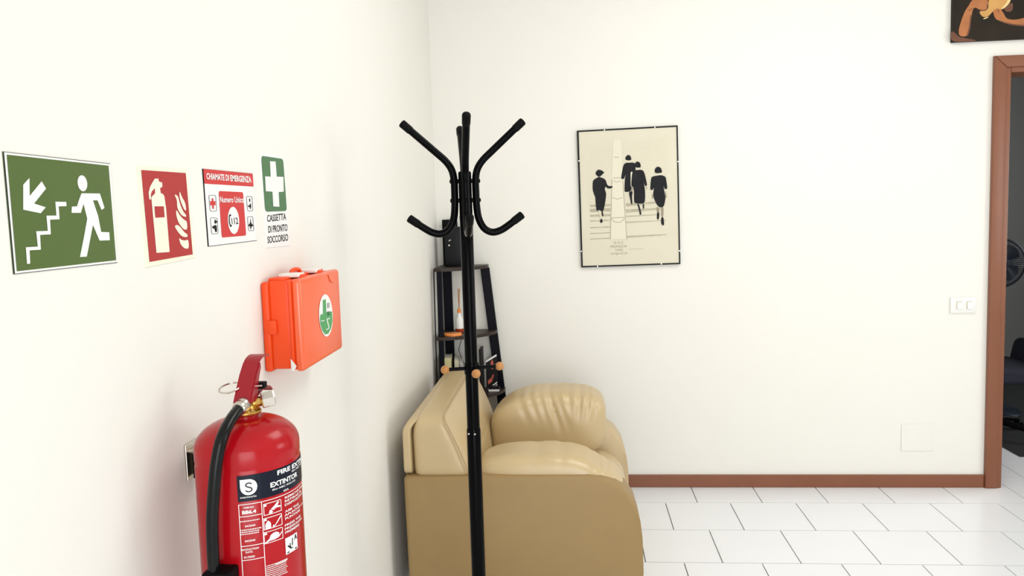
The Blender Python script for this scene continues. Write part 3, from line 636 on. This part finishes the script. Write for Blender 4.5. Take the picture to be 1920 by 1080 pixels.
# ================================================================== CORNER SHELF AND WHAT IS ON IT
cs = thing('corner_shelf', 'dark corner shelf unit with open tiers behind the armchair', 'shelf', (-.55, 3.55, 0))
CXs, CYs = XL + .016, YB - .016
def tier(z, ry, rx, th=.016):
    pts = [(CXs, CYs), (CXs, CYs - ry), (CXs + .035, CYs - ry)]
    for i in range(1, 10):
        t = i / 10 * math.pi / 2; pts.append((CXs + .035 + (rx - .035) * math.sin(t) ** 1.25, CYs - .04 - (ry - .04) * math.cos(t) ** 1.25))
    pts += [(CXs + rx, CYs - .04), (CXs + rx, CYs)]
    bm = nb(); prism(bm, [Vector((x, y, z)) for x, y in pts], (0, 0, -th), .002, 1); obj('shelf_board', bm, 'shelf', cs)
tiers = ((1.140, .205, .240), (.815, .225, .275), (.520, .245, .305), (.20, .26, .335))
for z, ry, rx in tiers: tier(z, ry, rx)
def leg(a, b, w): # flat bar between two points; w is its half section
    bm = nb(); A, B = Vector(a), Vector(b); w = Vector((w[0], w[1], 0))
    q = [Vector((s * w.x, t * w.y, 0)) for s, t in ((-1, -1), (1, -1), (1, 1), (-1, 1))]
    prism(bm, [A + v for v in q], B - A); obj('leg', bm, 'post', cs)
leg((CXs + .032, CYs - .008, 0), (CXs + .032, CYs - .008, 1.124), (.022, .008))
leg((CXs + .026, CYs - .245, 0), (CXs + .026, CYs - .188, 1.124), (.012, .010))
leg((CXs + .330, CYs - .014, 0), (CXs + .222, CYs - .014, 1.124), (.022, .009))
bm = nb(); tube(bm, [(CXs + .002, CYs - .262, 0), (CXs + .002, CYs - .204, 1.13)], .003, 8); obj('side_rod', bm, 'post', cs)
# black case on the top board
zt0 = 1.140
pa = on(1, 3.58, 833, 426); pb = on(1, 3.58, 872, 497)
bc = thing('speaker_box', 'black upright box with a silver mark on top of the corner shelf', 'box', ((pa.x + pb.x) / 2, 3.60, zt0))
bm = nb(); box(bm, (pa.x, 3.565, zt0), (pb.x, 3.645, pa.z), .006, 3); obj('case', bm, 'blackbox', bc, smooth=True)
q = on(1, 3.655, 829, 412); bm = nb(); box(bm, (q.x, 3.646, zt0), (q.x + .075, 3.660, q.z), .002); obj('rear_panel', bm, 'blackmat', bc)
q = on(1, 3.564, 843, 451); bm = nb(); prism(bm, [q + Vector((-.006, 0, -.004)), q + Vector((.005, 0, .0)), q + Vector((.007, 0, .005)), q + Vector((-.002, 0, .003))], (0, -.002, 0)); obj('silver_mark', bm, 'steel', bc)
q = on(1, 3.563, 842, 460); bm = nb(); lathe(bm, [(.004, 0), (.004, .003), (0, .004)], q, (0, -1, 0), 12); obj('dial', bm, 'steel', bc, smooth=True)
# bottle and tray on the second board
zt1 = .815
q = on(1, 3.58, 862, 615)
bt = thing('reed_bottle', 'small bottle with red base and white label on the shelf', 'bottle', (q.x, 3.58, zt1))
def lz(h): return zt1 + h
bm = nb(); lathe(bm, [(.018, lz(0)), (.021, lz(.003)), (.021, lz(.018)), (.019, lz(.020))], (q.x, 3.58, 0), n=24); obj('base', bm, 'amber', bt, smooth=True)
bm = nb(); lathe(bm, [(.0195, lz(.019)), (.0195, lz(.060)), (.015, lz(.072)), (.009, lz(.082)), (.008, lz(.098))], (q.x, 3.58, 0), n=24); obj('label_sleeve', bm, 'whitepl', bt, smooth=True)
bm = nb(); lathe(bm, [(.0095, lz(.096)), (.0095, lz(.112)), (.006, lz(.116))], (q.x, 3.58, 0), n=20); obj('collar', bm, 'tray', bt, smooth=True)
for dx, dy in ((-.004, .002), (.006, -.004), (.001, .006)):
    bm = nb(); tube(bm, [(q.x, 3.58, lz(.10)), (q.x + dx, 3.58 + dy, lz(.215))], .0016, 6); obj('reed', bm, 'beech', bt)
q = on(2, zt1 + .004, 850, 628)
tr = thing('wooden_tray', 'small flat orange wooden dish on the shelf beside the bottle', 'dish', (q.x, q.y, zt1))
bm = nb(); prism(bm, [Vector((q.x + .046 * math.cos(t) * (1 if math.cos(t) < 0 else .9), q.y + .026 * math.sin(t), zt1)) for t in [2 * math.pi * i / 24 for i in range(24)]], (0, 0, .014), .003, 2); obj('dish', bm, 'tray', tr, smooth=True)
bm = nb(); prism(bm, [Vector((q.x + .034 * math.cos(t), q.y + .017 * math.sin(t), zt1 + .0125)) for t in [2 * math.pi * i / 24 for i in range(24)]], (0, 0, .002)); obj('dish_hollow', bm, 'beech', tr)
# books on the third board
zt2 = .520
def book(name, label, x, y, w, d, h, rz, m, lean=0, group=None):
    t = thing(name, label, 'book', (x, y, zt2), group); t.rotation_euler = (0, lean, rz)
    def part(n, lo, hi, mm):
        bm = nb(); box(bm, lo, hi, .0008, 1); me = bpy.data.meshes.new(n); bm.to_mesh(me); bm.free(); me.materials.append(M[mm]); o = bpy.data.objects.new(n, me); C.objects.link(o); o.parent = t
    part('pages', (-w / 2 + .002, -d / 2 + .002, .002), (w / 2 - .002, d / 2 - .003, h - .003), 'pages')
    part('cover', (-w / 2, -d / 2, 0), (-w / 2 + .002, d / 2, h), m); part('cover', (w / 2 - .002, -d / 2, 0), (w / 2, d / 2, h), m); part('spine', (-w / 2 + .002, -d / 2, 0), (w / 2 - .002, -d / 2 + .002, h), m)
    return t
book('book', 'thick yellowed book standing at the wall end of the shelf', -.618, 3.52, .034, .13, .190, .12, 'booky')
book('book', 'pale book standing next to the yellowed one on the shelf', -.578, 3.525, .022, .12, .178, .16, 'bookpale')
book('book', 'grey book leaning beside the pale book on the shelf', -.535, 3.535, .014, .12, .172, .16, 'bookgrey', -.14)
q = on(1, 3.56, 902, 690)
bm = nb(); box(bm, (q.x - .006, 3.54, zt2), (q.x + .006, 3.63, zt2 + .215), .001); tag(obj('folder', bm, 'bookdark', loc=(q.x, 3.58, zt2)), 'thin dark folder standing upright behind the coat rack pole', 'folder')
# leaflet leaning on the right leg
lp = [on(1, 3.602, *p) for p in ((911, 676), (931, 664), (934, 737), (913, 742))]
lf = thing('leaflet', 'dark leaflet with red print and white stripes at the shelf corner', 'leaflet', (lp[3].x, 3.602, zt2))
def lfp(x, y, o): a = lp[0].lerp(lp[1], x); b = lp[3].lerp(lp[2], x); v = a.lerp(b, y); return Vector((v.x, v.y - o, v.z))
bm = nb(); pts = [lfp(0, 0, 0), lfp(1, 0, 0), lfp(1, 1, 0), lfp(0, 1, 0)]; pts[2].z = pts[3].z = zt2 + .0005; prism(bm, pts, (0, .010, 0)); obj('cover', bm, 'bookdark', lf)
def lq(n, m, *pl):
    for p in pl:
        bm = nb(); flat(bm, [lfp(x, y, .0006) for x, y in p]); obj(n, bm, m, lf)
lq('white_band', 'white', [(0, 0), (1, 0), (1, .05), (0, .06)], [(.08, .80), (.95, .70), (.95, .735), (.08, .835)], [(.08, .86), (.95, .76), (.95, .80), (.08, .90)])
lq('red_picture', 'rose', [(.45, .10), (.62, .08), (.70, .22), (.90, .30), (.55, .33), (.40, .28)], [(.12, .58), (.45, .54), (.62, .46), (.70, .50), (.48, .66), (.15, .70)])
q = on(1, 3.58, 928, 741); bm = nb(); box(bm, (q.x - .03, 3.570, zt2), (q.x + .022, 3.600, zt2 + .010), .001); pb_ = thing('pamphlet', 'small white pamphlet lying flat under a black one at shelf edge', 'pamphlet', (q.x, 3.585, zt2)); obj('white_sheet', bm, 'white', pb_)
bm = nb(); box(bm, (q.x - .03, 3.571, zt2 + .0102), (q.x + .024, 3.601, zt2 + .024), .001); obj('black_sheet', bm, 'bookdark', pb_)
# cable hanging under the second board
bm = nb(); tube(bm, [on(1, 3.60, *p) for p in ((866, 634), (860, 655), (864, 668), (869, 680), (864, 692), (862, 700))], .0016, 8); tag(obj('cable', bm, 'blackmat', loc=on(1, 3.60, 864, 690)), 'thin black cable hanging bent between the two shelf boards', 'cable')

# ================================================================== THINGS ON THE BACK WALL
zp = zoomer(1060, 220, 3.6)
po = thing('framed_poster', 'framed black and white poster of four women climbing stairs', 'poster', BW(1180, 498))
corner = [zp(p) for p in ((78, 92), (756, 56), (774, 989), (108, 1012))]
bm = nb(); prism(bm, [BW(*p, .002) for p in corner], (0, -.010, 0)); obj('backing_board', bm, 'ink', po)
inner = [zp(p) for p in ((90, 101), (747, 66), (765, 980), (118, 1002))]
bm = nb(); prism(bm, [BW(*p, .0118) for p in inner], (0, -.001, 0)); obj('poster_sheet', bm, 'paper', po)
def bp2(name, m, zf, o, *polys, parent=po):
    for q in polys:
        bm = nb(); flat(bm, [BW(*zf(p), o) for p in (chaikin(q) if name in ('woman_figure', 'hat_brim', 'legs_and_hands', 'pale_leg') else q)]); r = obj(name, bm, m, parent)
    return r
for i in range(4):
    a, b = corner[i], corner[(i + 1) % 4]; e0, e1 = inner[i], inner[(i + 1) % 4]
    bm = nb(); prism(bm, [BW(*a, .0125), BW(*b, .0125), BW(*e1, .0125), BW(*e0, .0125)], (0, -.003, 0)); obj('frame_edge', bm, 'ink', po)
for p in ((263, 88), (602, 70), (92, 295), (757, 300), (107, 903), (768, 900), (217, 1004), (645, 987)):
    c = BW(*zp(p)); bm = nb(); box(bm, (c.x - .003, c.y - .0165, c.z - .003), (c.x + .003, c.y - .012, c.z + .003), .001); obj('clip', bm, 'steel', po)
R2 = random.Random(3)
steps_l, steps_d = [], []
for i in range(26):
    y = 175 + i * 17.5; w = 2 + 5 * max(0, (i - 10) / 16)
    steps_l.append([(155 + R2.uniform(-4, 4), y + 9), (322, y), (322, y + w), (155, y + 9 + w)]); steps_l.append([(385, y - 12), (700 - R2.uniform(0, 60), y - 26), (700, y - 26 + w), (385, y - 12 + w)])
bp2('stair_lines', 'g1', zp, .0132, *steps_l)
for y, h in ((585, 14), (612, 22), (652, 14), (690, 8), (735, 7), (775, 6), (812, 6)): steps_d.append([(165, y + 6), (303, y), (303, y + h), (168, y + h + 6)])
for y, h in ((580, 20), (622, 22), (665, 8), (705, 7), (800, 12)): steps_d.append([(405, y), (640 - (y > 700) * -40, y - 12), (640 - (y > 700) * -40, y - 12 + h * .5), (412, y + h)])
bp2('stair_shadow', 'g4', zp, .0136, *steps_d)
bp2('ramp', 'paper2', zp, .0140, [(322, 150), (372, 150), (388, 420), (412, 820), (300, 825), (312, 420)])
bm = nb()
for pts in ([(322, 410), (375, 408)], [(326, 430), (345, 438), (372, 430)], [(318, 540), (350, 553), (385, 542)], [(305, 680), (400, 674)], [(310, 685), (335, 708), (370, 708), (398, 682)], [(315, 420), (303, 825)], [(386, 430), (414, 822)], [(328, 270), (362, 270)]): stroke(bm, pts, 3, lambda p: BW(*zp(p), .0144))
obj('railing_lines', bm, 'g2', po)
zl_, zr_ = zoomer(1090, 280, 7.2), zoomer(1160, 280, 7.2)
bp2('woman_figure', 'g3', zl_, .0148, [(188, 318), (215, 280), (245, 275), (280, 290), (303, 308), (290, 335), (262, 360), (240, 375), (210, 360)],
    [(235, 372), (262, 380), (325, 405), (345, 480), (375, 500), (410, 495), (425, 508), (395, 530), (350, 530), (325, 500), (312, 540), (335, 590), (325, 700), (300, 820), (285, 845), (230, 815), (210, 840), (195, 780), (187, 640), (170, 610), (150, 540), (153, 430), (175, 405)],
    [(268, 840), (290, 840), (298, 905), (280, 905)], [(255, 940), (280, 940), (288, 985), (250, 995)])
bp2('woman_figure', 'g3', zr_, .0148, [(82, 125), (105, 85), (135, 77), (160, 95), (168, 135), (140, 155), (110, 145)],
    [(110, 180), (200, 180), (225, 200), (225, 290), (175, 330), (170, 480), (165, 570), (85, 578), (75, 560), (80, 400), (100, 330), (70, 400), (45, 405), (28, 395), (45, 290), (65, 200)], [(130, 575), (190, 560), (175, 640), (185, 740), (165, 745), (150, 660)])
bp2('woman_outline', 'paper2', zr_, .0150, [(158, 320), (170, 300), (183, 310), (173, 400), (168, 510), (160, 490)])
bp2('woman_figure', 'g3', zr_, .0152, [(215, 210), (225, 175), (250, 165), (285, 180), (297, 230), (270, 250), (240, 245)],
    [(200, 285), (240, 275), (320, 280), (345, 320), (378, 460), (375, 500), (350, 495), (325, 420), (350, 520), (355, 650), (345, 735), (230, 730), (203, 715), (205, 560), (190, 500), (165, 500), (170, 400), (180, 310)], [(245, 735), (270, 735), (300, 850), (305, 880), (280, 885), (275, 830)], [(320, 735), (340, 735), (340, 800), (322, 805)])
bp2('collars', 'paper2', zr_, .0156, [(118, 168), (160, 168), (165, 182), (112, 182)], [(235, 258), (272, 256), (275, 278), (228, 282)], [(512, 332), (572, 328), (575, 348), (508, 355)])
bp2('woman_figure', 'g3', zr_, .0148, [(475, 290), (500, 245), (525, 235), (560, 245), (582, 290), (560, 320), (510, 325)],
    [(440, 370), (520, 355), (560, 345), (630, 370), (640, 430), (655, 535), (615, 540), (600, 480), (610, 560), (630, 660), (605, 780), (545, 785), (505, 740), (470, 660), (460, 600), (475, 510), (455, 550), (420, 550), (430, 420)], [(512, 850), (545, 850), (540, 945), (512, 950)], [(568, 920), (600, 910), (612, 1025), (585, 1025), (568, 1000)])
bp2('hat_brim', 'g3', zl_, .0149, [(180, 326), (240, 330), (308, 304), (306, 320), (262, 350), (205, 348)])
bp2('hat_brim', 'g3', zr_, .0153, [(78, 128), (150, 140), (172, 128), (165, 148), (110, 152)], [(470, 296), (525, 312), (588, 292), (575, 318), (500, 326)], [(208, 218), (255, 238), (302, 228), (285, 250), (230, 248)])
bp2('legs_and_hands', 'g2', zr_, .0146, [(505, 770), (545, 790), (545, 860), (512, 860)], [(565, 780), (605, 780), (598, 915), (570, 915)], [(445, 600), (462, 610), (465, 660), (445, 665)], [(622, 545), (640, 620), (645, 655), (625, 655)], [(160, 500), (185, 500), (188, 560), (165, 565)], [(365, 495), (382, 530), (370, 545)])
bp2('pale_leg', 'g1', zl_, .0146, [(230, 815), (265, 820), (272, 940), (250, 940)])
zt3 = zoomer(1130, 440, 19.2)
for s, a, b, c in (('M G C', (395, 332), (735, 318), (395, 245)), ('MONSCA', (285, 468), (865, 452), (285, 380)), ('VAN', (440, 595), (712, 578), (440, 505)), ('WIJLICA', (275, 738), (890, 710), (275, 650))): bm = nb(); text_into(bm, s, a, b, c, lambda p: BW(*zt3(p), .0136), 0); obj('poster_lettering', bm, 'g2', po)
bm = nb(); stroke(bm, [(950, 512), (1450, 505)], 8, lambda p: BW(*zt3(p), .0136)); obj('fine_line', bm, 'g2', po)
# canvas print above the doorway
cw0, cz0 = BW(1783, 81).x - .004, BW(1783, 81).z; cw1, cz1 = cw0 + .62, cz0 + .50
pt = thing('canvas_painting', 'dark unframed canvas painting of bare arms above the doorway', 'painting', (cw0, YB, cz0))
bm = nb(); box(bm, (cw0, YB - .022, cz0), (cw1, YB - .001, cz1), .002); obj('canvas', bm, 'canvas', pt)
zq = zoomer(1770, 0, 12)
def cv(m, name, o, *polys):
    for q in polys:
        bm = nb(); flat(bm, [(lambda v: Vector((v.x, YB - .022 - o, v.z)))(on(1, YB - .022, *zq(p))) for p in chaikin(q)]); obj(name, bm, m, pt)
cv('skin2', 'brown_ground', .0004, [(150, 680), (260, 750), (330, 830), (480, 860), (700, 900), (720, 925), (150, 955)], [(1330, 140), (1560, 40), (1540, 260), (1380, 270)])
cv('skin', 'bare_arm', .0008, [(600, 40), (700, -60), (930, -80), (1000, 40), (980, 190), (900, 230), (800, 215), (690, 160), (640, 230), (610, 420), (590, 640), (540, 800), (420, 830), (330, 790), (330, 650), (400, 420), (480, 230), (560, 120)],
   [(1090, 240), (1180, 190), (1260, 200), (1330, 280), (1400, 420), (1540, 450), (1700, 430), (1900, 380), (1900, 590), (1700, 590), (1480, 560), (1300, 500), (1150, 430)])
cv('pale', 'round_vessel', .0006, [(780, 260), (900, 240), (1000, 200), (1000, 20), (1040, -140), (1500, -140), (1500, 20), (1400, 150), (1280, 230), (1100, 250), (1020, 350), (930, 390), (850, 370)])
cv('skin2', 'arm_shading', .0011, [(590, 330), (615, 330), (596, 620), (545, 800), (500, 810), (560, 620)], [(530, 235), (660, 175), (650, 195), (550, 245)], [(1150, 430), (1300, 480), (1480, 530), (1700, 560), (1900, 560), (1900, 592), (1700, 592), (1480, 562), (1300, 502)], [(1190, 205), (1230, 240), (1245, 290), (1225, 280), (1200, 240)], [(960, 60), (985, 120), (975, 190), (955, 180), (965, 120)], [(690, 160), (800, 215), (900, 232), (980, 192), (960, 230), (890, 252), (800, 240)])
cv('cream', 'vessel_rim', .0010, [(1440, -100), (1520, -100), (1490, 40), (1400, 150), (1310, 210), (1290, 190), (1370, 110), (1430, 20)], [(870, 420), (1000, 375), (1000, 395), (900, 435)])
# light switch and blank cover plate
P = [BW(*p) for p in ((1781, 556), (1828, 556), (1828, 586), (1781, 586))]
sx0, sx1, sz0, sz1 = P[0].x, P[2].x, P[2].z, P[0].z - .004
sw = thing('light_switch', 'white double light switch plate beside the brown door frame', 'switch', (sx0, YB, sz0))
bm = nb(); box(bm, (sx0, YB - .009, sz0), (sx1, YB, sz1), .002, 2); obj('plate', bm, 'whitepl', sw, smooth=True)
for f in (.34, .74):
    c = lerp(sx0, sx1, f); zc_ = (sz0 + sz1) / 2; bm = nb(); box(bm, (c - .014, YB - .0095, zc_ - .018), (c + .012, YB - .0088, zc_ + .019)); obj('rocker_well', bm, 'g1', sw)
    bm = nb(); prism(bm, [(c - .011, YB - .0092, zc_ - .017), (c - .011, YB - .0092, zc_ + .015), (c - .011, YB - .012, zc_ + .015), (c - .011, YB - .0155, zc_ - .017)], (.022, 0, 0), .0006, 1); obj('rocker', bm, 'whitepl', sw)
P = [BW(*p) for p in ((1690, 795), (1748, 845))]
bm = nb(); box(bm, (P[0].x, YB - .004, P[1].z), (P[1].x, YB, P[0].z), .0015, 2); tag(obj('cover_plate', bm, M['wall'], loc=(P[0].x, YB, P[1].z)), 'blank square cover plate painted like the wall above the skirting', 'cover plate')

# ================================================================== THE ROOM BEHIND THE DOORWAY
FYn = 4.9; fc = on(1, FYn, 1875, 495); fr = 43.2 * (FYn / F_PX)
fan = thing('pedestal_fan', 'dark round pedestal fan standing in the dim room past the doorway', 'fan', (fc.x, FYn + .08, 0))
bm = nb(); tube(bm, [fc + Vector((fr * math.cos(t), 0, fr * math.sin(t))) for t in [2 * math.pi * i / 48 for i in range(49)]], .006, 8, False); gr = obj('grille_ring', bm, 'fannavy', fan, smooth=True)
for s in (-1, 1):
    for i in range(64):
        t = 2 * math.pi * i / 64; d = Vector((math.cos(t), 0, math.sin(t)))
        if i == 0:
            bm = nb()
        tube(bm, [fc + d * (fr - .002), fc + d * fr * .8 + Vector((0, s * .028, 0)), fc + d * .03 + Vector((0, s * .040, 0))], .0016, 5)
    obj('grille', bm, 'fannavy', fan)
    bm = nb(); lathe(bm, [(.035, .036), (.035, .044), (.02, .048), (0, .049)], fc, (0, s, 0), 24); obj('grille_badge', bm, 'fannavy', fan, smooth=True)
for i in range(4):
    t0 = i * math.pi / 2 + .3; bm = nb(); pts = []
    for k in range(9): u = k / 8; t = t0 + 1.1 * u; r = fr * (.86 - .10 * (2 * u - 1) ** 2); pts.append(fc + Vector((r * math.cos(t), -.014 + .028 * u, r * math.sin(t))))
    pts += [fc + Vector((.028 * math.cos(t0 + .8), .01, .028 * math.sin(t0 + .8))), fc + Vector((.028 * math.cos(t0 + .2), -.01, .028 * math.sin(t0 + .2)))]
    prism(bm, pts, (0, .002, 0)); obj('blade', bm, 'fannavy', fan)
bm = nb(); lathe(bm, [(.026, -.02), (.03, -.01), (.03, .03), (.045, .045), (.05, .11), (.04, .13), (0, .135)], fc, (0, 1, 0), 24); obj('motor', bm, 'fannavy', fan, smooth=True)
bm = nb(); lathe(bm, [(.014, .03), (.014, .6), (.010, .61), (.010, fc.z - .03)], (fc.x, FYn + .08, 0), n=16); obj('pole', bm, 'fannavy', fan, smooth=True)
bm = nb(); lathe(bm, [(.17, 0), (.175, .008), (.165, .02), (.04, .04), (.025, .05)], (fc.x, FYn + .08, 0), n=32); obj('base', bm, 'fannavy', fan, smooth=True)
oc = thing('swivel_chair', 'dark navy swivel chair standing in the dim room past the doorway', 'chair', (2.40, 4.50, 0))
bm = nb(); pillow(bm, 14, 4.5, lambda a, b, c: Vector((2.40 + .215 * a, 4.50 + .21 * b, .385 + .055 * c))); obj('seat', bm, 'seatnavy', oc, smooth=True)
bm = nb(); pillow(bm, 14, 4.5, lambda a, b, c: Vector((2.645 + .028 * a + .02 * c, 4.50 + .20 * b, .45 + .10 * c))); obj('backrest', bm, 'seatnavy', oc, smooth=True)
bm = nb(); tube(bm, smooth_path([(2.45, 4.5, .33), (2.60, 4.5, .335), (2.655, 4.5, .38), (2.66, 4.5, .46)], 5), .014, 10); obj('back_bracket', bm, 'blackmat', oc, smooth=True)
bm = nb(); lathe(bm, [(.028, .06), (.028, .20), (.018, .21), (.018, .335)], (2.40, 4.5, 0), n=18); obj('gas_column', bm, 'blackmat', oc, smooth=True)
for i in range(5):
    t = 2 * math.pi * i / 5 + .4; d = Vector((math.cos(t), math.sin(t), 0)); b0 = Vector((2.40, 4.5, 0))
    bm = nb(); tube(bm, [b0 + d * .02 + Vector((0, 0, .10)), b0 + d * .24 + Vector((0, 0, .062))], [.02, .013], 10); lg = obj('base_arm', bm, 'blackmat', oc, smooth=True)
    bm = nb(); side = Vector((-d.y, d.x, 0)); lathe(bm, [(.022, -.018), (.026, -.014), (.026, .014), (.022, .018)], b0 + d * .24 + Vector((0, 0, .026)), side, 18); obj('caster', bm, 'blackmat', lg, smooth=True)
bm = nb(); box(bm, (2.36, 4.11, .0), (3.75, 6.1, .005), .001); tag(obj('floor_shade', bm, 'floor_shade', loc=(2.36, 4.11, 0)), 'dark grey sheet standing in for floor shade under the swivel chair', 'floor_shade')  # dark sheet added where the hall floor falls into shade
fan.location.z += .0052; oc.location.z += .0052
